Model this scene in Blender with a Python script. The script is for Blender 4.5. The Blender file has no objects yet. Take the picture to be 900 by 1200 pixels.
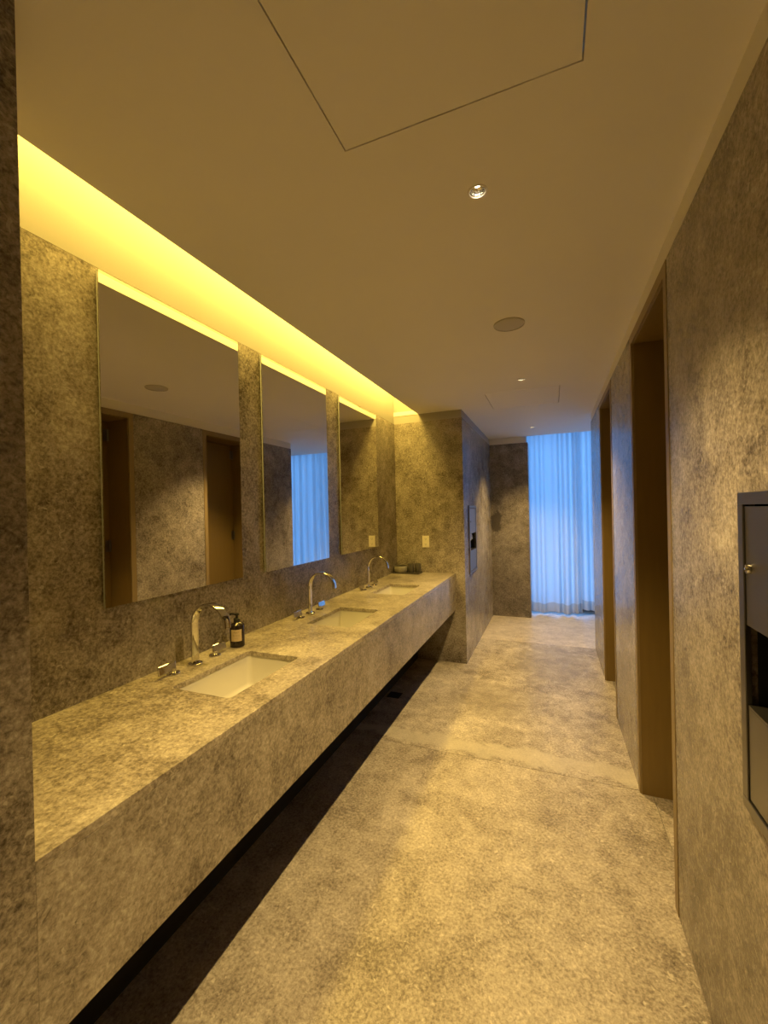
import bpy, bmesh, math, random
from mathutils import Vector, Matrix
random.seed(7)
PI = math.pi
S = bpy.context.scene
COL = S.collection

# ------------------------------------------------------------------ helpers
def newobj(name, bm, m=None, parent=None, smooth=False, bevel=0.0, segs=2):
    bmesh.ops.recalc_face_normals(bm, faces=bm.faces)
    me = bpy.data.meshes.new(name)
    bm.to_mesh(me); bm.free()
    o = bpy.data.objects.new(name, me)
    COL.objects.link(o)
    if m:
        me.materials.append(m)
    if smooth:
        for p in me.polygons:
            p.use_smooth = True
        me.set_sharp_from_angle(angle=math.radians(40))
    if parent:
        o.parent = parent
    if bevel:
        md = o.modifiers.new('bevel', 'BEVEL')
        md.width = bevel; md.segments = segs; md.limit_method = 'ANGLE'
        md.angle_limit = math.radians(50)
    return o

def tag(o, label=None, cat=None, group=None, kind=None):
    if label: o['label'] = label
    if cat: o['category'] = cat
    if group: o['group'] = group
    if kind: o['kind'] = kind
    return o

def thing(name, label, cat, loc, group=None, rotz=0.0):
    o = bpy.data.objects.new(name, None)
    o.empty_display_size = 0.1
    COL.objects.link(o)
    o.location = loc
    o.rotation_euler = (0, 0, rotz)
    return tag(o, label, cat, group)

def box(bm, x0, x1, y0, y1, z0, z1):
    vs = [bm.verts.new((x, y, z)) for x in (x0, x1) for y in (y0, y1) for z in (z0, z1)]
    for f in ((0, 1, 3, 2), (4, 6, 7, 5), (0, 4, 5, 1), (2, 3, 7, 6), (0, 2, 6, 4), (1, 5, 7, 3)):
        bm.faces.new([vs[i] for i in f])
    return bm

def boxes(*bs):
    bm = bmesh.new()
    for b in bs:
        box(bm, *b)
    return bm

def lathe(prof, segs=48, cx=0.0, cy=0.0, bm=None):
    """profile [(r, z)...]; r = 0 closes at the axis."""
    bm = bm or bmesh.new()
    rings = []
    for r, z in prof:
        if r < 1e-6:
            rings.append([bm.verts.new((cx, cy, z))])
        else:
            rings.append([bm.verts.new((cx + r * math.cos(2 * PI * i / segs), cy + r * math.sin(2 * PI * i / segs), z)) for i in range(segs)])
    for a, b in zip(rings, rings[1:]):
        for i in range(segs):
            j = (i + 1) % segs
            if len(a) == 1 and len(b) == 1:
                continue
            if len(a) == 1:
                bm.faces.new((a[0], b[i], b[j]))
            elif len(b) == 1:
                bm.faces.new((a[i], a[j], b[0]))
            else:
                bm.faces.new((a[i], a[j], b[j], b[i]))
    return bm

def rrect(hx, hy, r, n=6):
    pts = []
    for cx, cy, a0 in ((hx - r, hy - r, 0), (-hx + r, hy - r, 90), (-hx + r, -hy + r, 180), (hx - r, -hy + r, 270)):
        for i in range(n + 1):
            a = math.radians(a0 + 90 * i / n)
            pts.append((cx + r * math.cos(a), cy + r * math.sin(a)))
    return pts

def loft(rings, cap0=True, cap1=True, bm=None):
    bm = bm or bmesh.new()
    R = [[bm.verts.new(p) for p in r] for r in rings]
    n = len(R[0])
    for a, b in zip(R, R[1:]):
        for i in range(n):
            j = (i + 1) % n
            bm.faces.new((a[i], a[j], b[j], b[i]))
    if cap0: bm.faces.new(R[0])
    if cap1: bm.faces.new(R[-1])
    return bm

def cut(o, *cutter_bms):
    """carve the closed cutter shapes out of object o (applied at once)."""
    for cb in cutter_bms:
        c = newobj('cutter', cb)
        md = o.modifiers.new('cut', 'BOOLEAN')
        md.operation = 'DIFFERENCE'; md.object = c; md.solver = 'EXACT'
        bpy.context.view_layer.update()
        dg = bpy.context.evaluated_depsgraph_get()
        me = bpy.data.meshes.new_from_object(o.evaluated_get(dg))
        o.modifiers.clear()
        old = o.data
        o.data = me
        me.name = o.name
        bpy.data.meshes.remove(old)
        cm = c.data
        bpy.data.objects.remove(c)
        bpy.data.meshes.remove(cm)
    return o

# ---------------------------------------------------------------- materials
def mat(name, col, rough=0.5, metal=0.0, emit=None, estr=0.0, spec=0.5):
    m = bpy.data.materials.new(name); m.use_nodes = True
    b = m.node_tree.nodes['Principled BSDF']
    b.inputs['Base Color'].default_value = (*col, 1)
    b.inputs['Roughness'].default_value = rough
    b.inputs['Metallic'].default_value = metal
    b.inputs['Specular IOR Level'].default_value = spec
    if emit:
        b.inputs['Emission Color'].default_value = (*emit, 1)
        b.inputs['Emission Strength'].default_value = estr
    return m

def noisy(name, col, rough, metal=0.0, amount=0.08, scale=8.0, bump=0.0, spec=0.5, stretch=(1, 1, 1)):
    m = mat(name, col, rough, metal, spec=spec)
    nt = m.node_tree; N = nt.nodes; L = nt.links; b = N['Principled BSDF']
    tc = N.new('ShaderNodeTexCoord'); mp = N.new('ShaderNodeMapping')
    mp.inputs['Scale'].default_value = stretch
    L.new(tc.outputs['Object'], mp.inputs['Vector'])
    n = N.new('ShaderNodeTexNoise'); n.inputs['Scale'].default_value = scale; n.inputs['Detail'].default_value = 6
    L.new(mp.outputs['Vector'], n.inputs['Vector'])
    r = N.new('ShaderNodeMapRange')
    r.inputs['To Min'].default_value = 1 - amount; r.inputs['To Max'].default_value = 1 + amount
    L.new(n.outputs['Fac'], r.inputs['Value'])
    mx = N.new('ShaderNodeVectorMath'); mx.operation = 'SCALE'
    mx.inputs[0].default_value = col
    L.new(r.outputs['Result'], mx.inputs['Scale'])
    L.new(mx.outputs['Vector'], b.inputs['Base Color'])
    if bump:
        bp = N.new('ShaderNodeBump'); bp.inputs['Strength'].default_value = bump; bp.inputs['Distance'].default_value = 0.002
        L.new(n.outputs['Fac'], bp.inputs['Height']); L.new(bp.outputs['Normal'], b.inputs['Normal'])
    return m

def stone(name, bright=1.0, offset=(0, 0, 0), rough=0.3, spec=0.5, contrast=1.0, midc=0.22, patchc=0.13, stretch=(1, 1, 1), rot=(0, 0, 0), stain=None, vein=None, bump=0.25):
    """grey-beige honed limestone: clouds, fibrous mottling, dark pits and pale flecks"""
    m = bpy.data.materials.new(name); m.use_nodes = True
    nt = m.node_tree; N = nt.nodes; L = nt.links; b = N['Principled BSDF']
    b.inputs['Roughness'].default_value = rough
    b.inputs['Specular IOR Level'].default_value = spec
    tc = N.new('ShaderNodeTexCoord'); mp = N.new('ShaderNodeMapping')
    mp.inputs['Location'].default_value = offset
    mp.inputs['Rotation'].default_value = rot
    mp.inputs['Scale'].default_value = stretch
    L.new(tc.outputs['Object'], mp.inputs['Vector'])
    def noise(scale, detail, dist=0.0, rg=0.6, lac=2.0):
        n = N.new('ShaderNodeTexNoise')
        n.inputs['Scale'].default_value = scale; n.inputs['Detail'].default_value = detail
        n.inputs['Distortion'].default_value = dist; n.inputs['Roughness'].default_value = rg
        L.new(mp.outputs['Vector'], n.inputs['Vector'])
        return n.outputs['Fac']
    def math_(op, a, c=None, clamp=False):
        q = N.new('ShaderNodeMath'); q.operation = op; q.use_clamp = clamp
        for i, v in enumerate((a, c)):
            if v is None: continue
            if isinstance(v, (int, float)): q.inputs[i].default_value = v
            else: L.new(v, q.inputs[i])
        return q.outputs[0]
    def mrange(v, a, c, lo, hi):
        q = N.new('ShaderNodeMapRange'); q.inputs['From Min'].default_value = a; q.inputs['From Max'].default_value = c
        q.inputs['To Min'].default_value = lo; q.inputs['To Max'].default_value = hi
        L.new(v, q.inputs['Value']); return q.outputs['Result']
    cloud = noise(1.7, 3, 0.6)
    mid = noise(12, 6, 0.7, 0.66)
    fine = noise(88, 5, 0.3, 0.72)
    v = math_('ADD', mrange(cloud, 0.3, 0.7, -0.16, 0.16), mrange(mid, 0.25, 0.75, -midc, midc))
    patch = noise(4.6, 4, 0.9, 0.55)
    v = math_('ADD', v, mrange(patch, 0.3, 0.7, -patchc, patchc))
    v = math_('ADD', v, mrange(fine, 0.25, 0.75, -0.46, 0.46))
    v = math_('MULTIPLY', v, contrast)
    v = math_('ADD', v, 0.5)
    rp = N.new('ShaderNodeValToRGB')
    cr = rp.color_ramp
    stops = [(0.0, (0.075, 0.059, 0.044)), (0.28, (0.20, 0.168, 0.134)), (0.5, (0.335, 0.29, 0.238)), (0.72, (0.455, 0.403, 0.338)), (1.0, (0.66, 0.60, 0.515))]
    while len(cr.elements) < len(stops): cr.elements.new(0.5)
    for e, (p, c) in zip(cr.elements, stops):
        e.position = p; e.color = (*[min(1, k * bright) for k in c], 1)
    L.new(v, rp.inputs['Fac'])
    colr = rp.outputs['Color']
    # pale fossil flecks, elongated and sparse
    fl = noise(52, 3, 1.0, 0.5)
    flm = mrange(fl, 0.63, 0.72, 0.0, 0.6)
    mx = N.new('ShaderNodeMix'); mx.data_type = 'RGBA'
    L.new(flm, mx.inputs['Factor']); L.new(colr, mx.inputs['A'])
    mx.inputs['B'].default_value = (min(1, 0.66 * bright), min(1, 0.60 * bright), min(1, 0.51 * bright), 1)
    colr = mx.outputs['Result']
    # dark pits
    dk = noise(27, 4, 2.2, 0.55)
    dkm = mrange(dk, 0.66, 0.76, 0.0, 0.7)
    mx2 = N.new('ShaderNodeMix'); mx2.data_type = 'RGBA'
    L.new(dkm, mx2.inputs['Factor']); L.new(colr, mx2.inputs['A'])
    mx2.inputs['B'].default_value = (0.09 * bright, 0.075 * bright, 0.055 * bright, 1)
    colr = mx2.outputs['Result']
    sep = N.new('ShaderNodeSeparateXYZ'); L.new(tc.outputs['Object'], sep.inputs[0])
    def blend(fac, col, colr):
        q = N.new('ShaderNodeMix'); q.data_type = 'RGBA'
        L.new(fac, q.inputs['Factor']); L.new(colr, q.inputs['A']); q.inputs['B'].default_value = (*col, 1)
        return q.outputs['Result']
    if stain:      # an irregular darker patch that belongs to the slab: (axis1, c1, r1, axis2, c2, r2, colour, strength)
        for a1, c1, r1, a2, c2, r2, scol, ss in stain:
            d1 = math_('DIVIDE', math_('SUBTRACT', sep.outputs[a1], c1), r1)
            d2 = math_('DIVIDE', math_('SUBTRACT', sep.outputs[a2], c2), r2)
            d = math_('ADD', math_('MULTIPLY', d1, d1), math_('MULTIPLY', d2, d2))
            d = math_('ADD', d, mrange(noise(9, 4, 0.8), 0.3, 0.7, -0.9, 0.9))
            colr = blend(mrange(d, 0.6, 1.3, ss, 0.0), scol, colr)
    if vein:       # a soft pale band across the slab: (axis, centre, half width, colour)
        ax, c0, hw, vcol, vs = vein
        d = math_('ABSOLUTE', math_('SUBTRACT', math_('ADD', sep.outputs[ax], mrange(noise(2.6, 4, 0.8), 0.3, 0.7, -0.07, 0.07)), c0))
        colr = blend(mrange(d, hw * 0.6, hw, vs, 0.0), vcol, colr)
    L.new(colr, b.inputs['Base Color'])
    bp = N.new('ShaderNodeBump'); bp.inputs['Strength'].default_value = bump; bp.inputs['Distance'].default_value = 0.0015
    L.new(fine, bp.inputs['Height']); L.new(bp.outputs['Normal'], b.inputs['Normal'])
    return m

WALLST = stone('wall_limestone', 0.86, (0, 0, 0), 0.27, 0.45)
WALLR = stone('wall_limestone_right', 0.86, (3.1, 1.7, 0.4), 0.25, 0.5)
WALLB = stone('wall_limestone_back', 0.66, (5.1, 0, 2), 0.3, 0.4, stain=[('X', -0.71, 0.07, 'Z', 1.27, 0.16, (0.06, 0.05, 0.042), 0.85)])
VANST = stone('vanity_limestone', 0.98, (1.3, 0.2, 7), 0.28, 0.5, contrast=0.95)
FASST = stone('fascia_limestone', 0.86, (2.3, 4.2, 3), 0.26, 0.5, contrast=0.9)
FLA = stone('floor_limestone', 1.12, (0.4, 2.2, 0), 0.42, 0.35, contrast=0.85, midc=0.2)
FLB = stone('floor_limestone_veined', 1.10, (7.4, 3.2, 0), 0.4, 0.35, contrast=0.95, midc=0.26,
            vein=('Y', 2.56, 0.075, (0.52, 0.47, 0.39), 0.65),
            stain=[('X', -0.02, 0.34, 'Y', 4.25, 0.55, (0.22, 0.19, 0.16), 0.5), ('X', -0.45, 0.3, 'Y', 3.3, 0.28, (0.24, 0.205, 0.165), 0.45)])
FLC = stone('floor_limestone_pale', 1.5, (9.1, 0.2, 0), 0.36, 0.4, contrast=0.55)
SUB = mat('joint_grout', (0.05, 0.042, 0.033), 0.9)
PLAST = noisy('ceiling_plaster', (0.84, 0.81, 0.76), 0.75, amount=0.02, scale=3, spec=0.25)
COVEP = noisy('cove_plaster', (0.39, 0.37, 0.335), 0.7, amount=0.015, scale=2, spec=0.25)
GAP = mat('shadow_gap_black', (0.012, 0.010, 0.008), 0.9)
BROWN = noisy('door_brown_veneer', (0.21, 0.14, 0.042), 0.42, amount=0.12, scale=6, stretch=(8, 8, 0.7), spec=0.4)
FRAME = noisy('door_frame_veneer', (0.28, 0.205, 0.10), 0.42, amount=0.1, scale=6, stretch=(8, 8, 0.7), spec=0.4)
CHROME = mat('polished_chrome', (0.66, 0.645, 0.62), 0.05, 1.0)
STEEL = noisy('brushed_steel', (0.36, 0.34, 0.32), 0.3, 1.0, amount=0.06, scale=30, stretch=(1, 1, 30))
STEELD = noisy('dark_brushed_steel', (0.22, 0.21, 0.20), 0.32, 1.0, amount=0.06, scale=30, stretch=(1, 1, 30))
BLACKM = mat('black_void_metal', (0.015, 0.014, 0.013), 0.5, 0.3)
MIRROR = mat('silvered_glass', (0.78, 0.77, 0.75), 0.0, 1.0)
MEDGE = mat('polished_glass_edge', (0.40, 0.42, 0.42), 0.2, 0.0)
CERAM = noisy('white_ceramic', (0.60, 0.575, 0.53), 0.16, amount=0.01)
AMBER = mat('dark_amber_glass', (0.018, 0.012, 0.009), 0.12, spec=0.6)
PUMP = mat('black_plastic', (0.012, 0.012, 0.012), 0.35)
PAPER = noisy('kraft_label_paper', (0.62, 0.50, 0.33), 0.7, amount=0.04)
INK = mat('label_ink', (0.16, 0.12, 0.08), 0.8)
TRAYM = noisy('grey_stoneware_tray', (0.075, 0.068, 0.058), 0.45, amount=0.25, scale=40)
BOWLM = noisy('grey_stoneware', (0.23, 0.215, 0.185), 0.45, amount=0.3, scale=34)
CUPM = noisy('dark_stone_cup', (0.085, 0.078, 0.066), 0.35, amount=0.6, scale=36)
IVORY = mat('ivory_plastic', (0.80, 0.74, 0.60), 0.4)
SLOT = mat('socket_dark', (0.04, 0.035, 0.03), 0.6)
TOWEL = noisy('white_paper', (0.8, 0.79, 0.76), 0.9, amount=0.03)
SPK = noisy('speaker_grille_cloth', (0.55, 0.52, 0.46), 0.8, amount=0.06, scale=200)
TRIMW = mat('white_trim_metal', (0.78, 0.76, 0.72), 0.35, 0.2)
REFLR = mat('faceted_reflector', (0.62, 0.60, 0.57), 0.18, 1.0)
LENS = mat('lit_lamp_lens', (0.8, 0.8, 0.8), 0.3, emit=(1.0, 0.80, 0.48), estr=60.0)
ALU = mat('window_aluminium', (0.25, 0.26, 0.27), 0.4, 0.6)

def curtain_mat(name, col, tcol, thru):
    m = bpy.data.materials.new(name); m.use_nodes = True
    nt = m.node_tree; N = nt.nodes; L = nt.links
    N.remove(N['Principled BSDF'])
    out = N['Material Output']
    d = N.new('ShaderNodeBsdfDiffuse'); d.inputs['Color'].default_value = (*col, 1)
    t = N.new('ShaderNodeBsdfTranslucent'); t.inputs['Color'].default_value = (*tcol, 1)
    mx = N.new('ShaderNodeMixShader'); mx.inputs[0].default_value = thru
    tc = N.new('ShaderNodeTexCoord'); w = N.new('ShaderNodeTexNoise')
    mp = N.new('ShaderNodeMapping'); mp.inputs['Scale'].default_value = (900, 900, 60)
    L.new(tc.outputs['Object'], mp.inputs['Vector']); L.new(mp.outputs['Vector'], w.inputs['Vector'])
    bp = N.new('ShaderNodeBump'); bp.inputs['Strength'].default_value = 0.1; bp.inputs['Distance'].default_value = 0.001
    L.new(w.outputs['Fac'], bp.inputs['Height']); L.new(bp.outputs['Normal'], d.inputs['Normal'])
    L.new(d.outputs[0], mx.inputs[1]); L.new(t.outputs[0], mx.inputs[2])
    L.new(mx.outputs[0], out.inputs['Surface'])
    return m
SHEER = curtain_mat('sheer_curtain', (0.72, 0.76, 0.80), (0.80, 0.84, 0.88), 0.62)
HEMM = curtain_mat('doubled_hem', (0.66, 0.66, 0.66), (0.62, 0.62, 0.62), 0.42)

def glass_mat():
    m = bpy.data.materials.new('window_glass'); m.use_nodes = True
    nt = m.node_tree; N = nt.nodes; L = nt.links
    N.remove(N['Principled BSDF'])
    t = N.new('ShaderNodeBsdfTransparent'); t.inputs['Color'].default_value = (0.93, 0.96, 0.97, 1)
    g = N.new('ShaderNodeBsdfGlossy'); g.inputs['Roughness'].default_value = 0.02
    fr = N.new('ShaderNodeFresnel'); fr.inputs['IOR'].default_value = 1.45
    mx = N.new('ShaderNodeMixShader')
    L.new(fr.outputs[0], mx.inputs[0]); L.new(t.outputs[0], mx.inputs[1]); L.new(g.outputs[0], mx.inputs[2])
    L.new(mx.outputs[0], N['Material Output'].inputs['Surface'])
    return m
GLASS = glass_mat()

# ------------------------------------------------------------------ dimensions (metres, camera above the origin)
RX = 0.393        # face of the right wall
LX = -1.458       # face of the vanity wall
EY = 3.954        # wall at the end of the vanity
CX = -0.774       # corridor face of the block beyond the vanity
BY = 5.877        # back wall beside the curtain
ST = 2.342        # top of the stone cladding
CZ = 2.42         # ceiling
VX = -0.866       # front of the vanity
NY = 0.45         # near end of the vanity
HC = 0.859        # counter height

def structure(name, bm, m, **k):
    return tag(newobj(name, bm, m, **k), kind='structure')

# ---- floor: three slabs with fine joints over a dark bed
J = 0.0015
fl = structure('floor', boxes((-1.7, 0.447, -1.8, 2.47 - J, -0.05, 0)), FLA)
bm = boxes((-1.7, 0.447, 2.47 + J, 4.79 - J, -0.05, 0))
structure('floor', bm, FLB)
bm = boxes((-1.7, 2.8, 4.79 + J, 6.7, -0.05, 0))
structure('floor', bm, FLC)
structure('floor_bed', boxes((-1.9, 3.0, -2.0, 6.8, -0.25, -0.05)), SUB)

# ---- ceiling with two hatch openings, downlight holes and the cove slot left out
LIGHTS = [(-0.187, 1.272), (-0.188, 3.245), (-0.19, 5.221)]
HATCH = [(-0.487, 0.082, 0.425, 0.993), (-0.498, 0.080, 3.535, 4.103)]
ceil_bm = boxes((-1.9, 3.0, -2.0, 5.855, CZ, CZ + 0.04))
ceiling = structure('ceiling', ceil_bm, PLAST)
cuts = [boxes((-1.80, -1.205, NY, EY, CZ - 0.1, CZ + 0.1))]
for x0, x1, y0, y1 in HATCH:
    cuts.append(boxes((x0, x1, y0, y1, CZ - 0.1, CZ + 0.1)))
for x, y in LIGHTS:
    cuts.append(lathe([(0, CZ - 0.1), (0.0255, CZ - 0.1), (0.0255, CZ + 0.1), (0, CZ + 0.1)], 40, x, y))
cut(ceiling, *cuts)
# slab above everything, cove cavity left open beneath it
structure('ceiling_slab_above', boxes((-1.9, 3.0, -2.0, 6.8, 2.80, 2.95)), GAP)
# side of the cove cavity, hidden above the ceiling
structure('trim_1', boxes((-1.03, -0.99, NY - 0.05, EY, CZ + 0.04, 2.80)), COVEP)
# sides of the curtain pocket
structure('trim_2', boxes((-0.9, 2.9, 5.815, 5.855, CZ + 0.04, 2.80)), PLAST)

# ---- vanity wall: stone to 2.34 m, bright plaster above, with a fine reveal between
structure('wall_left', boxes((-1.488, LX, NY, EY, 0, ST)), WALLST)
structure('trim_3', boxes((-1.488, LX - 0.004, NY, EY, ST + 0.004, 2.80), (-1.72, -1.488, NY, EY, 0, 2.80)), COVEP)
# ---- near pier: its face is flush with the vanity front
structure('wall_near', boxes((-1.75, VX + 0.002, -1.9, NY - 0.0002, 0, CZ)), WALLST)
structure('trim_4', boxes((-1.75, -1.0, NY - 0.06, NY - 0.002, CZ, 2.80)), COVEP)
# ---- block at the end of the vanity
wall_end = structure('wall_end', boxes((-1.75, CX, EY, 6.1, 0, ST)), WALLST)
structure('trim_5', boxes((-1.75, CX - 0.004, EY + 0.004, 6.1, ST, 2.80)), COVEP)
# ---- back wall beside the curtain
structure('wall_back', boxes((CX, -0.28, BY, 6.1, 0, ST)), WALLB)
structure('trim_6', boxes((CX - 0.004, -0.30, BY + 0.004, 6.1, ST, 2.80)), PLAST)
structure('wall_bay_left', boxes((-0.9, -0.55, 6.1, 6.7, 0, 2.80)), PLAST)
# ---- right wall in three lengths with two doorways between
DOORS = [(1.750, 2.495), (3.250, 3.995)]
wr1 = structure('wall_right', boxes((RX, 0.80, -1.9, DOORS[0][0], 0, ST)), WALLR)
structure('wall_right_middle', boxes((RX, 0.80, DOORS[0][1], DOORS[1][0], 0, ST)), WALLR)
structure('wall_right_far', boxes((RX, 2.9, DOORS[1][1], 4.80, 0, ST)), WALLR)
structure('trim_7', boxes((RX + 0.004, 0.80, -1.9, DOORS[1][1], ST, CZ), (RX + 0.004, 2.9, DOORS[1][1], 4.80, ST, CZ)), PLAST)
structure('wall_bay_right', boxes((2.6, 2.9, 4.80, 6.7, 0, 2.80)), PLAST)
structure('wall_front', boxes((-1.0, 0.8, -2.0, -1.8, 0, CZ)), WALLST)
structure('wall_stall', boxes((0.80, 0.86, 1.5, 4.0, 0, CZ)), GAP)

# ---- doors: flat veneered frame, deep reveal, leaf hinged on the far jamb
for i, (y0, y1) in enumerate(DOORS):
    d = thing('door_%d' % (i + 1), None, None, (RX, y0, 0)); d['kind'] = 'structure'
    w = y1 - y0
    t, h = 0.046, ST - 0.002
    g = 0.003
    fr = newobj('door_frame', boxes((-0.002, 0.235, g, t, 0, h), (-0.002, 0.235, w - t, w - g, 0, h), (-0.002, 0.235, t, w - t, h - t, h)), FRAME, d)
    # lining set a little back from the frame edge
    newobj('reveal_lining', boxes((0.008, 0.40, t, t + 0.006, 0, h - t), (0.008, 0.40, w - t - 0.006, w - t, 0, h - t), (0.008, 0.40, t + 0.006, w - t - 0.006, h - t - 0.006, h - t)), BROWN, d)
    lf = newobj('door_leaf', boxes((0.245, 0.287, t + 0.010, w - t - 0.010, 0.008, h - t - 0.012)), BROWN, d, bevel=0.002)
    for hz in (0.30, 1.222, 2.172):
        hg = lathe([(0, hz - 0.05), (0.008, hz - 0.05), (0.008, hz + 0.05), (0, hz + 0.05)], 16, 0.236, w - t - 0.014)
        box(hg, 0.2445, 0.2465, w - t - 0.05, w - t - 0.012, hz - 0.05, hz + 0.05)
        newobj('hinge', hg, STEELD, d)
    newobj('threshold', boxes((0.056, 0.41, t, w - t, -0.05, 0.0)), FLA, d)

# ---- window wall behind the curtain
win = thing('window_1', None, None, (0, 6.45, 0)); win['kind'] = 'structure'
fb = boxes((-0.55, 2.6, 0, 0.07, 0, 0.06), (-0.55, 2.6, 0, 0.07, 2.56, 2.62))
for x in (-0.55, 0.72, 1.66, 2.55):
    box(fb, x, x + 0.05, 0, 0.07, 0.06, 2.56)
newobj('window_frame', fb, ALU, win)
newobj('pane', boxes((-0.50, 2.55, 0.03, 0.036, 0.06, 2.56)), GLASS, win)
structure('trim_8', boxes((-0.55, 2.6, 6.40, 6.7, 2.62, 2.80)), PLAST)

# ------------------------------------------------------------------ curtains
def curtain(name, label, x0, x1, zb, seed, yc, raise_right=0.0):
    rnd = random.Random(seed)
    root = thing(name, label, 'curtain', (x0, yc, 0), 'sheer curtains across the far window')
    W = x1 - x0
    nx = int(W / 0.004)
    ph = [rnd.uniform(0, 6.28) for _ in range(5)]
    def y(u, z):
        x = u * W
        k = 2 * PI / 0.135
        a = 0.036 + 0.012 * math.sin(x * 9 + ph[0])
        q = x * k + 0.9 * math.sin(x * 13 + ph[1]) + 0.55 * math.sin(x * 29 + ph[2])
        sway = 0.008 * math.sin(z * 1.7 + x * 6 + ph[3])
        s = math.sin(q)
        return a * (abs(s) ** 0.7) * (1 if s > 0 else -1) * (0.75 + 0.25 * (2.6 - z) / 2.6) + sway
    def zlow(u):
        return zb + 0.012 * math.sin(u * W * 21 + ph[4]) + raise_right * u
    def sheet(z0f, z1f, nz, dy=0.0):
        bm = bmesh.new(); rows = []
        for j in range(nz + 1):
            row = []
            for i in range(nx + 1):
                u = i / nx
                z = z0f(u) + (z1f(u) - z0f(u)) * j / nz
                row.append(bm.verts.new((u * W, y(u, z) + dy, z)))
            rows.append(row)
        for a, b in zip(rows, rows[1:]):
            for i in range(nx):
                bm.faces.new((a[i], a[i + 1], b[i + 1], b[i]))
        return bm
    newobj('fabric', sheet(lambda u: zlow(u) + 0.125, lambda u: 2.60, 24), SHEER, root, smooth=True)
    tag(newobj('hem', sheet(zlow, lambda u: zlow(u) + 0.125, 3), HEMM, root, smooth=True), 'greyer doubled hem along the bottom')
    return root
curtain('curtain', 'sheer blue-lit curtain panel hanging beside the stone back wall', -0.47, 0.36, 0.03, 3, 6.15)
curtain('curtain', 'sheer blue-lit curtain panel partly hidden behind the right wall, its hem raised', 0.325, 2.55, 0.065, 8, 6.26)

# ------------------------------------------------------------------ vanity
YM = [1.292, 2.172, 3.048]           # sink centres
SXC = -1.137                          # sink centre line
van = thing('vanity', 'long floating limestone vanity with deep front panel along the left wall', 'vanity', ((LX + VX) / 2, (NY + EY) / 2, 0))
VO = van.location
def vbox(x0, x1, y0, y1, z0, z1): return (x0 - VO[0], x1 - VO[0], y0 - VO[1], y1 - VO[1], z0, z1)
e = 0.0005
fas = newobj('front_panel', boxes(vbox(VX - 0.02, VX, NY + e, EY - e, 0.513, HC - 0.0215)), FASST, van, bevel=0.0012)
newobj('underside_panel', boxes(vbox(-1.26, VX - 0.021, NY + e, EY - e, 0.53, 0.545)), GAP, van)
newobj('recessed_back_panel', boxes(vbox(-1.285, -1.262, NY + e, EY - e, 0.0, 0.53)), GAP, van)  # coloured black to deepen the shade under the counter
top = structure('countertop', boxes((LX + e, VX, NY + e, EY - e, HC - 0.021, HC)), VANST)
del top['kind']
tag(top, 'continuous mottled limestone countertop running under the three mirrors', 'countertop')
for yc in YM:
    pr = rrect(0.1325, 0.205, 0.016)
    cut(top, loft([[(SXC + x, yc + y, HC - 0.1) for x, y in pr], [(SXC + x, yc + y, HC + 0.1) for x, y in pr]]))
md = top.modifiers.new('bevel', 'BEVEL'); md.width = 0.0016; md.segments = 2; md.limit_method = 'ANGLE'; md.angle_limit = math.radians(60)

SL = ['white undermount rectangular sink nearest the camera, beside the soap bottle', 'white undermount rectangular sink in the middle, below the second mirror', 'white undermount rectangular sink at the far end near the stone tray']
FLB_ = ['chrome arched faucet at the nearest sink, beside the soap bottle', 'chrome arched faucet at the middle sink', 'chrome arched faucet at the farthest sink, near the bowl and tray']
ML = ['large frameless mirror nearest the camera, reflecting two doorways', 'frameless mirror in the middle, reflecting the blue curtain', 'frameless mirror at the far end, reflecting the stone wall and its ivory outlet']
MC = [1.325, 2.2015, 3.0925]

def basin_bm():
    zt = HC - 0.0215
    R = []
    def ring(hx, hy, r, z): R.append([(x, y, z) for x, y in rrect(hx, hy, r)])
    # outside up, over the rim, then inside down to the drain
    ring(0.105, 0.175, 0.03, zt - 0.150)
    ring(0.135, 0.208, 0.03, zt - 0.120)
    ring(0.152, 0.224, 0.03, zt - 0.004)
    ring(0.152, 0.224, 0.03, zt)
    ring(0.136, 0.2085, 0.020, zt)
    ring(0.134, 0.206, 0.020, zt - 0.008)
    ring(0.122, 0.192, 0.024, zt - 0.108)
    ring(0.116, 0.185, 0.026, zt - 0.122)
    ring(0.104, 0.172, 0.028, zt - 0.130)
    ring(0.024, 0.024, 0.0235, zt - 0.136)
    return loft(R)

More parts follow.
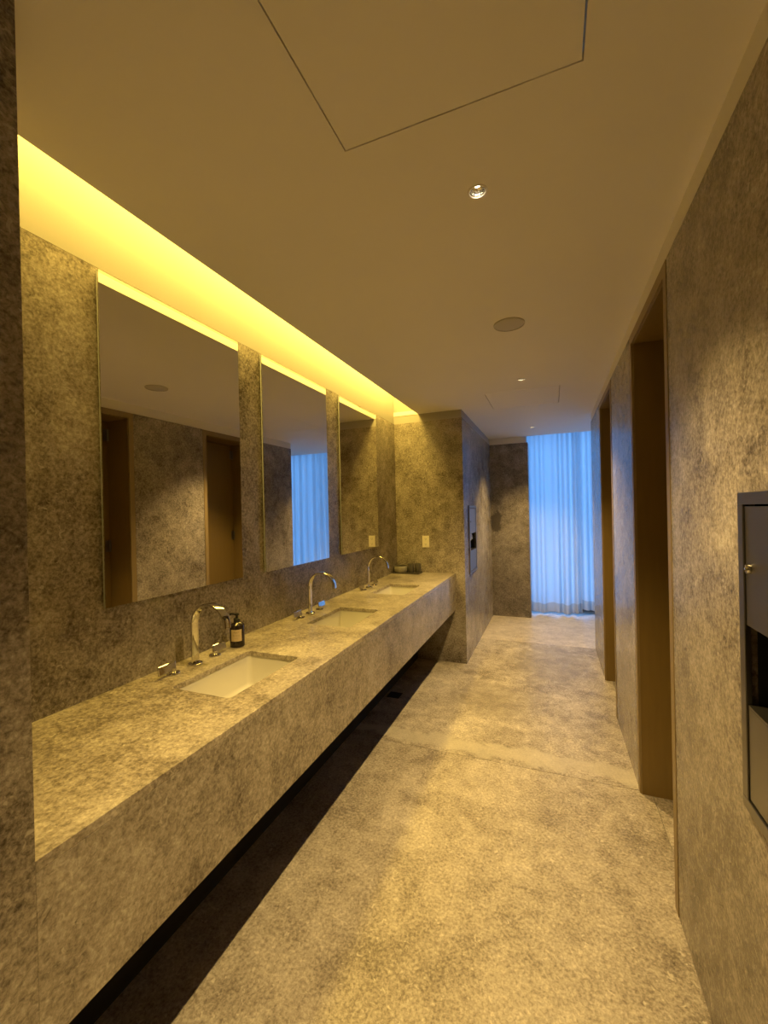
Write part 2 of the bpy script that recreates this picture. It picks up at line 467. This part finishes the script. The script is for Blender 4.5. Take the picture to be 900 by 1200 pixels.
for i, yc in enumerate(YM):
    s = thing('sink', SL[i], 'sink', (SXC, yc, 0), 'undermount sinks along the counter')
    newobj('basin', basin_bm(), CERAM, s, smooth=True)
    zd = HC - 0.0215 - 0.136
    newobj('drain', lathe([(0, zd + 0.004), (0.017, zd + 0.0045), (0.022, zd + 0.002), (0.022, zd - 0.002), (0, zd - 0.002)], 32), CHROME, s, smooth=True)

    f = thing('faucet', FLB_[i], 'faucet', (-1.3685, yc, HC), 'chrome faucets along the counter')
    newobj('base_ring', lathe([(0, 0), (0.028, 0), (0.0285, 0.003), (0.0275, 0.0065), (0.025, 0.008), (0, 0.008)], 48), CHROME, f, smooth=True)
    # strap spout: flat band rising, arching over the basin and ending in a short straight tip
    hw, th = 0.0175, 0.0095
    path = [(0.0, 0.006), (0.0, 0.165)]
    rad = 0.0845
    cz = 0.166
    for k in range(1, 25):
        a = PI - PI * 0.985 * k / 24
        path.append((rad + rad * math.cos(a), cz + rad * math.sin(a)))
    path.append((2 * rad + 0.0005, cz - 0.006))
    rings = []
    for k, (px, pz) in enumerate(path):
        p0 = path[max(0, k - 1)]; p1 = path[min(len(path) - 1, k + 1)]
        tx, tz = p1[0] - p0[0], p1[1] - p0[1]
        l = math.hypot(tx, tz); nx, nz = -tz / l, tx / l
        rr = rrect(hw, th / 2, 0.0022, 3)
        rings.append([(px + nx * v, u, pz + nz * v) for u, v in rr])
    newobj('spout', loft(rings), CHROME, f, smooth=True)
    for sgn in (-1, 1):
        yo = 0.107 * sgn
        h = newobj('handle', lathe([(0, 0), (0.024, 0), (0.0245, 0.003), (0.023, 0.006), (0.0115, 0.0075), (0.0105, 0.0085), (0.0105, 0.022), (0, 0.022)], 40, 0.0, yo), CHROME, f, smooth=True)
        # upright rectangular blade pointing away from the spout
        ya, yb = sorted((yo - 0.012 * sgn, yo + 0.066 * sgn))
        lv = boxes((-0.0045, 0.0045, ya, yb, 0.0125, 0.046))
        bmesh.ops.rotate(lv, cent=(0, yo, 0.016), matrix=Matrix.Rotation(math.radians(-11), 3, 'Y'), verts=lv.verts)
        newobj('lever', lv, CHROME, h, bevel=0.0028, segs=3)

    # frameless mirror on a slim standoff
    mw, z0, z1 = 0.693, 1.153, 2.331
    m = thing('mirror', ML[i], 'mirror', (LX, MC[i], z0), 'wall mirrors above the vanity')
    newobj('mirror_glass', boxes((0.0125, 0.0165, -mw / 2, mw / 2, 0, z1 - z0)), MIRROR, m)
    newobj('edge_band', boxes((0.006, 0.0125, -mw / 2, mw / 2, 0, z1 - z0)), MEDGE, m)
    tag(newobj('backing_frame', boxes((0.0005, 0.006, -mw / 2 + 0.012, mw / 2 - 0.012, 0.012, z1 - z0 - 0.012)), GAP, m), 'dark recessed backing')

# ------------------------------------------------------------------ things on the counter
b = thing('soap_bottle', 'black pump soap bottle with a tan paper label beside the nearest sink', 'soap bottle', (-1.364, 1.534, HC))
R0 = 0.0325
newobj('body', lathe([(0, 0), (R0 - 0.003, 0), (R0, 0.003), (R0, 0.098), (R0 - 0.003, 0.103), (0.016, 0.110), (0.0125, 0.113), (0, 0.113)], 56), AMBER, b, smooth=True)
pl = newobj('pump', lathe([(0, 0.111), (0.0145, 0.111), (0.0145, 0.128), (0.0125, 0.130), (0.0055, 0.131), (0.0055, 0.143), (0.012, 0.144), (0.012, 0.151), (0, 0.152)], 32), PUMP, b, smooth=True)
nz = bmesh.new()
box(nz, -0.040, 0.004, -0.005, 0.005, 0.1445, 0.1505)
box(nz, -0.040, -0.035, -0.004, 0.004, 0.139, 0.1445)
nzo = newobj('nozzle', nz, PUMP, pl, bevel=0.0012)
# label wrapped on the side turned to the camera
def wrap(a0, a1, z0, z1, r0, r1, n=24):
    bm = bmesh.new(); prev = None
    for k in range(n + 1):
        a = a0 + (a1 - a0) * k / n
        ring = [bm.verts.new((r * math.cos(a), r * math.sin(a), z)) for r, z in ((r0, z0), (r1, z0), (r1, z1), (r0, z1))]
        if prev:
            for q in range(4):
                bm.faces.new((prev[q], prev[(q + 1) % 4], ring[(q + 1) % 4], ring[q]))
        else:
            bm.faces.new(ring)
        prev = ring
    bm.faces.new(prev)
    return bm
ac = math.atan2(-1.534, 1.364)
lab = newobj('label', wrap(ac - 0.92, ac + 0.62, 0.030, 0.083, R0, R0 + 0.0005), PAPER, b)
tx = bmesh.new()
for zt, a0, a1, hh in ((0.071, -0.45, 0.20, 0.0022), (0.0665, -0.33, 0.05, 0.0012), (0.058, -0.62, 0.34, 0.0008), (0.054, -0.60, 0.30, 0.0008), (0.044, -0.35, 0.1, 0.0008)):
    nn = 10
    for k in range(nn):
        if k % 4 == 3: continue
        s0 = ac + a0 + (a1 - a0) * k / nn; s1 = ac + a0 + (a1 - a0) * (k + 0.8) / nn
        t = wrap(s0, s1, zt, zt + hh, R0 + 0.0004, R0 + 0.0008, 2)
        me = bpy.data.meshes.new('t'); t.to_mesh(me); t.free(); tx.from_mesh(me); bpy.data.meshes.remove(me)
newobj('label_print', tx, INK, lab)

ty, txc = 3.852, -1.317
tray = newobj('tray', loft([[(x * s, y * s, z) for x, y in rrect(0.135, 0.066, 0.008)] for s, z in ((0.97, 0), (1.0, 0.004), (1.0, 0.014), (0.985, 0.014), (0.975, 0.010))]), TRAYM, smooth=True)
tray.location = (txc, ty, HC); tray.rotation_euler = (0, 0, 0)
tag(tray, 'thin dark rectangular stone tray at the far end of the counter', 'tray')
tz = HC + 0.0103
bowl = newobj('bowl', lathe([(0, 0), (0.052, 0), (0.066, 0.005), (0.072, 0.020), (0.072, 0.040), (0.068, 0.056), (0.065, 0.062), (0.0625, 0.062), (0.062, 0.058), (0.0675, 0.040), (0.0665, 0.024), (0.058, 0.010), (0, 0.008)], 56), BOWLM, smooth=True)
bowl.location = (txc - 0.062, ty, tz)
tag(newobj('inner_shell', lathe([(0.0618, 0.0575), (0.067, 0.040), (0.066, 0.0245), (0.0575, 0.0105), (0, 0.0085), (0, 0.0095), (0.057, 0.0115), (0.0652, 0.025), (0.0662, 0.040), (0.0610, 0.0572), (0.0618, 0.0575)], 56), TRAYM, bowl, smooth=True), 'dark inner surface of the bowl')  # separate inner shell, coloured darker than the outside of the bowl
tag(bowl, 'round grey stoneware bowl on the left of the counter tray', 'bowl')
cupbm = lathe([(0, 0), (0.026, 0), (0.0285, 0.003), (0.0300, 0.082), (0.0290, 0.085), (0.0265, 0.083), (0.0255, 0.008), (0, 0.006)], 48)
cup = newobj('cup', cupbm, CUPM, smooth=True)
cup.location = (txc + 0.043, ty - 0.012, tz)
tag(cup, 'dark speckled stone tumbler on the tray, directly beside the bowl', 'cup', 'stone tumblers on the tray')
cup2 = cup.copy(); COL.objects.link(cup2)
cup2.location = (txc + 0.104, ty + 0.012, tz)
tag(cup2, 'dark speckled stone tumbler at the right end of the tray', 'cup', 'stone tumblers on the tray')

# ------------------------------------------------------------------ outlet on the end wall
o = thing('wall_outlet', 'small ivory electrical outlet on the yellow-lit end wall above the tray', 'outlet', (-1.153, EY, 1.16))
newobj('cover_plate', boxes((-0.0355, 0.0355, -0.006, 0, -0.058, 0.058)), IVORY, o, bevel=0.002)
for dz in (-0.026, 0.026):
    r = newobj('socket', boxes((-0.0165, 0.0165, -0.0075, -0.006, dz - 0.015, dz + 0.015)), IVORY, o, bevel=0.001)
    newobj('slots', boxes((-0.008, -0.0055, -0.0079, -0.0074, dz - 0.004, dz + 0.007), (0.0055, 0.008, -0.0079, -0.0074, dz - 0.004, dz + 0.007), (-0.0025, 0.0025, -0.0079, -0.0074, dz - 0.011, dz - 0.007)), SLOT, r)

# ------------------------------------------------------------------ recessed towel dispensers
def dispenser(label, loc, rotz, wall, steel, width):
    """local frame: +X out of the wall, Y along it, Z up; origin at the lower middle of the flange"""
    root = thing('towel_dispenser', label, 'towel dispenser', loc, 'recessed steel towel and waste cabinets', rotz)
    H = 0.69; hw = width / 2; fr = 0.026; dp = 0.10
    A = Matrix.Translation(loc) @ Matrix.Rotation(rotz, 4, 'Z')
    cb = boxes((-dp - 0.002, 0.2, -hw + 0.012, hw - 0.012, 0.012, H - 0.012))
    bmesh.ops.transform(cb, matrix=A, verts=cb.verts)
    cut(wall, cb)
    fo = 0.012
    newobj('flange', boxes((0.0005, fo, -hw, hw, 0, fr), (0.0005, fo, -hw, hw, H - fr, H), (0.0005, fo, -hw, -hw + fr, fr, H - fr), (0.0005, fo, hw - fr, hw, fr, H - fr)), steel, root, bevel=0.0015)
    iw = hw - fr - 0.003
    up = newobj('upper_door', boxes((-0.012, fo - 0.003, -iw, iw, 0.405, H - fr - 0.004)), steel, root, bevel=0.001)
    # cam lock near the door's outer corner
    lk = lathe([(0, 0), (0.010, 0), (0.0105, 0.003), (0.009, 0.007), (0.004, 0.0075), (0.004, 0.006), (0, 0.006)], 28)
    bmesh.ops.rotate(lk, cent=(0, 0, 0), matrix=Matrix.Rotation(PI / 2, 3, 'Y'), verts=lk.verts)
    bmesh.ops.translate(lk, vec=(fo - 0.003, -iw + 0.022, 0.528), verts=lk.verts)
    tag(newobj('lock', lk, CHROME, up, smooth=True), 'bright round lock')
    lo = newobj('waste_door', boxes((-0.010, fo - 0.003, -iw, iw, fr + 0.004, 0.228)), steel, root, bevel=0.001)
    newobj('waste_lip', boxes((-0.050, fo - 0.003, -iw, iw, 0.2285, 0.233)), steel, lo)
    q = hw - 0.014
    tag(newobj('cavity_liner', boxes((-dp, -dp + 0.002, -q, q, 0.014, H - 0.014), (-dp + 0.002, -0.014, -q, -q + 0.002, 0.014, H - 0.014), (-dp + 0.002, -0.014, q - 0.002, q, 0.014, H - 0.014),
                           (-dp + 0.002, -0.014, -q + 0.002, q - 0.002, 0.014, 0.016), (-dp + 0.002, -0.014, -q + 0.002, q - 0.002, 0.40, 0.402)), BLACKM, root), 'black inside of the cabinet')
    return root
dispenser('large dark steel towel and waste cabinet on the right wall at the frame edge', (RX, 1.148 - 0.18, 0.803), PI, wr1, STEELD, 0.36)
dispenser('distant steel towel and waste cabinet in the side wall beyond the vanity', (CX, 4.385, 0.815), 0.0, wall_end, STEEL, 0.40)
tw = bmesh.new()
tv = []
for k in range(13):
    yy = 4.385 - 0.115 + 0.23 * k / 12
    tv.append((CX - 0.035 + 0.006 * math.sin(k * 1.1), yy))
rows = []
for z, dx in ((1.212, 0.0), (1.185, 0.008), (1.145, 0.012)):
    rows.append([tw.verts.new((x + dx, y, z + (0.012 * math.sin(y * 30) if z < 1.2 else 0))) for x, y in tv])
for a, bb in zip(rows, rows[1:]):
    for k in range(12):
        tw.faces.new((a[k], a[k + 1], bb[k + 1], bb[k]))
to = newobj('paper_towel', tw, TOWEL)
so = to.modifiers.new('thick', 'SOLIDIFY'); so.thickness = 0.003
tag(to, 'white paper towel hanging in the opening of the distant steel cabinet', 'paper towel')

# ------------------------------------------------------------------ ceiling fittings
DL = ['recessed round ceiling downlight nearest the camera, glaring', 'small recessed downlight in mid ceiling between the speaker and far hatch', 'small recessed downlight farthest away, just before the curtain']
for i, (x, y) in enumerate(LIGHTS):
    d = thing('downlight', DL[i], 'downlight', (x, y, CZ), 'recessed downlights down the middle of the ceiling')
    newobj('trim_ring', lathe([(0.0235, 0.0), (0.0235, -0.0025), (0.0255, -0.004), (0.0285, -0.003), (0.0295, -0.0005), (0.0255, 0.0), (0.0235, 0.0)], 48), TRIMW, d, smooth=True)
    # faceted reflector cup
    newobj('reflector', lathe([(0.0234, 0.0), (0.0222, 0.008), (0.0185, 0.015), (0.011, 0.020), (0.011, 0.023), (0.019, 0.019), (0.0245, 0.010), (0.0245, 0.0005), (0.0234, 0.0)], 18), REFLR, d)
    newobj('lamp_lens', lathe([(0, 0.0165), (0.006, 0.0175), (0.0105, 0.0205), (0.0105, 0.023), (0, 0.023)], 24), LENS, d)

sp = thing('ceiling_speaker', 'round flush ceiling speaker between two downlights', 'speaker', (-0.185, 2.246, CZ))
newobj('grille', lathe([(0, -0.006), (0.070, -0.0055), (0.0735, -0.004), (0.0735, 0), (0, 0)], 64), SPK, sp, smooth=True)
newobj('rim', lathe([(0.0745, 0), (0.0745, -0.006), (0.0765, -0.0065), (0.0775, -0.004), (0.0775, 0), (0.0745, 0)], 64), SPK, sp, smooth=True)

HL = ['large square access panel in the ceiling right above the camera', 'square access panel in the far ceiling before the curtain']
for i, (x0, x1, y0, y1) in enumerate(HATCH):
    g = 0.0038
    a = thing('access_panel', HL[i], 'access panel', (x0, y0, CZ), 'ceiling access panels')
    newobj('panel', boxes((g, x1 - x0 - g, g, y1 - y0 - g, 0, 0.02)), PLAST, a)
    w_, d_ = x1 - x0, y1 - y0
    tag(newobj('gap_frame', boxes((-0.03, w_ + 0.03, -0.03, 0.02, 0.041, 0.055), (-0.03, w_ + 0.03, d_ - 0.02, d_ + 0.03, 0.041, 0.055), (-0.03, 0.02, 0.02, d_ - 0.02, 0.041, 0.055), (w_ - 0.02, w_ + 0.03, 0.02, d_ - 0.02, 0.041, 0.055)), GAP, a), 'dark frame behind the gap')

# square floor drain in the shade under the vanity
dr = thing('floor_drain', 'small square black drain cover on the floor in shadow under the vanity', 'floor drain', (-1.19, 3.10, 0))
newobj('cover', boxes((-0.05, 0.05, -0.05, 0.05, 0.0, 0.003)), BLACKM, dr, bevel=0.001)

# ------------------------------------------------------------------ light
def lamp(name, typ, loc, energy, col, **k):
    l = bpy.data.lights.new(name, typ); l.energy = energy; l.color = col
    for a, v in k.items(): setattr(l, a, v)
    ob = bpy.data.objects.new(name, l); COL.objects.link(ob); ob.location = loc
    return ob
WARM = (1.0, 0.69, 0.25)
SPOT = 220
for x, y in LIGHTS:
    lamp('downlight_beam', 'SPOT', (x, y, CZ - 0.004), SPOT, WARM, spot_size=math.radians(98), spot_blend=1.0, shadow_soft_size=0.012)
# a further lamp of the same row, behind the camera
lamp('downlight_beam', 'SPOT', (-0.187, -0.70, CZ - 0.004), SPOT, WARM, spot_size=math.radians(98), spot_blend=1.0, shadow_soft_size=0.012)
# linear lamp at the top of the cove, shining straight down through the slot
cv = lamp('cove_strip_light', 'AREA', (-1.345, (NY + EY) / 2, 2.772), 62, (1.0, 0.665, 0.115), shape='RECTANGLE', size=0.16, size_y=EY - NY - 0.06)

w = bpy.data.worlds.new('World'); S.world = w; w.use_nodes = True
bg = w.node_tree.nodes['Background']
bg.inputs['Color'].default_value = (0.165, 0.425, 0.95, 1); bg.inputs['Strength'].default_value = 5.0
po = lamp('window_portal', 'AREA', (1.02, 6.56, 1.31), 1, (1, 1, 1), shape='RECTANGLE', size=3.1, size_y=2.55)
po.data.cycles.is_portal = True
po.rotation_euler = (-PI / 2, 0, 0)

# ------------------------------------------------------------------ camera
Mw = ((0.9275760108, 0.3729792024, -0.0221191917), (-0.01962112, -0.0104929050, -0.9997524246), (-0.3731189566, 0.9277803692, -0.0024146973))
cam = bpy.data.cameras.new('camera'); co = bpy.data.objects.new('camera', cam); COL.objects.link(co)
rm = Matrix((Mw[0], [-v for v in Mw[1]], [-v for v in Mw[2]])).transposed()
co.matrix_world = Matrix.Translation((0, 0, 1.47)) @ rm.to_4x4()
cam.sensor_fit = 'VERTICAL'; cam.sensor_height = 36.0; cam.sensor_width = 27.0
cam.lens = 36.0 * 488.44 / 1200
cam.clip_start = 0.01
S.camera = co

S.view_settings.view_transform = 'Standard'
S.view_settings.look = 'None'
S.view_settings.gamma = 1.0
S.view_settings.use_curve_mapping = False
S.view_settings.exposure = 0.0
S.cycles.max_bounces = 12
S.cycles.diffuse_bounces = 8
S.cycles.glossy_bounces = 6
S.cycles.sample_clamp_indirect = 6.0
S.cycles.caustics_reflective = False
S.cycles.caustics_refractive = False
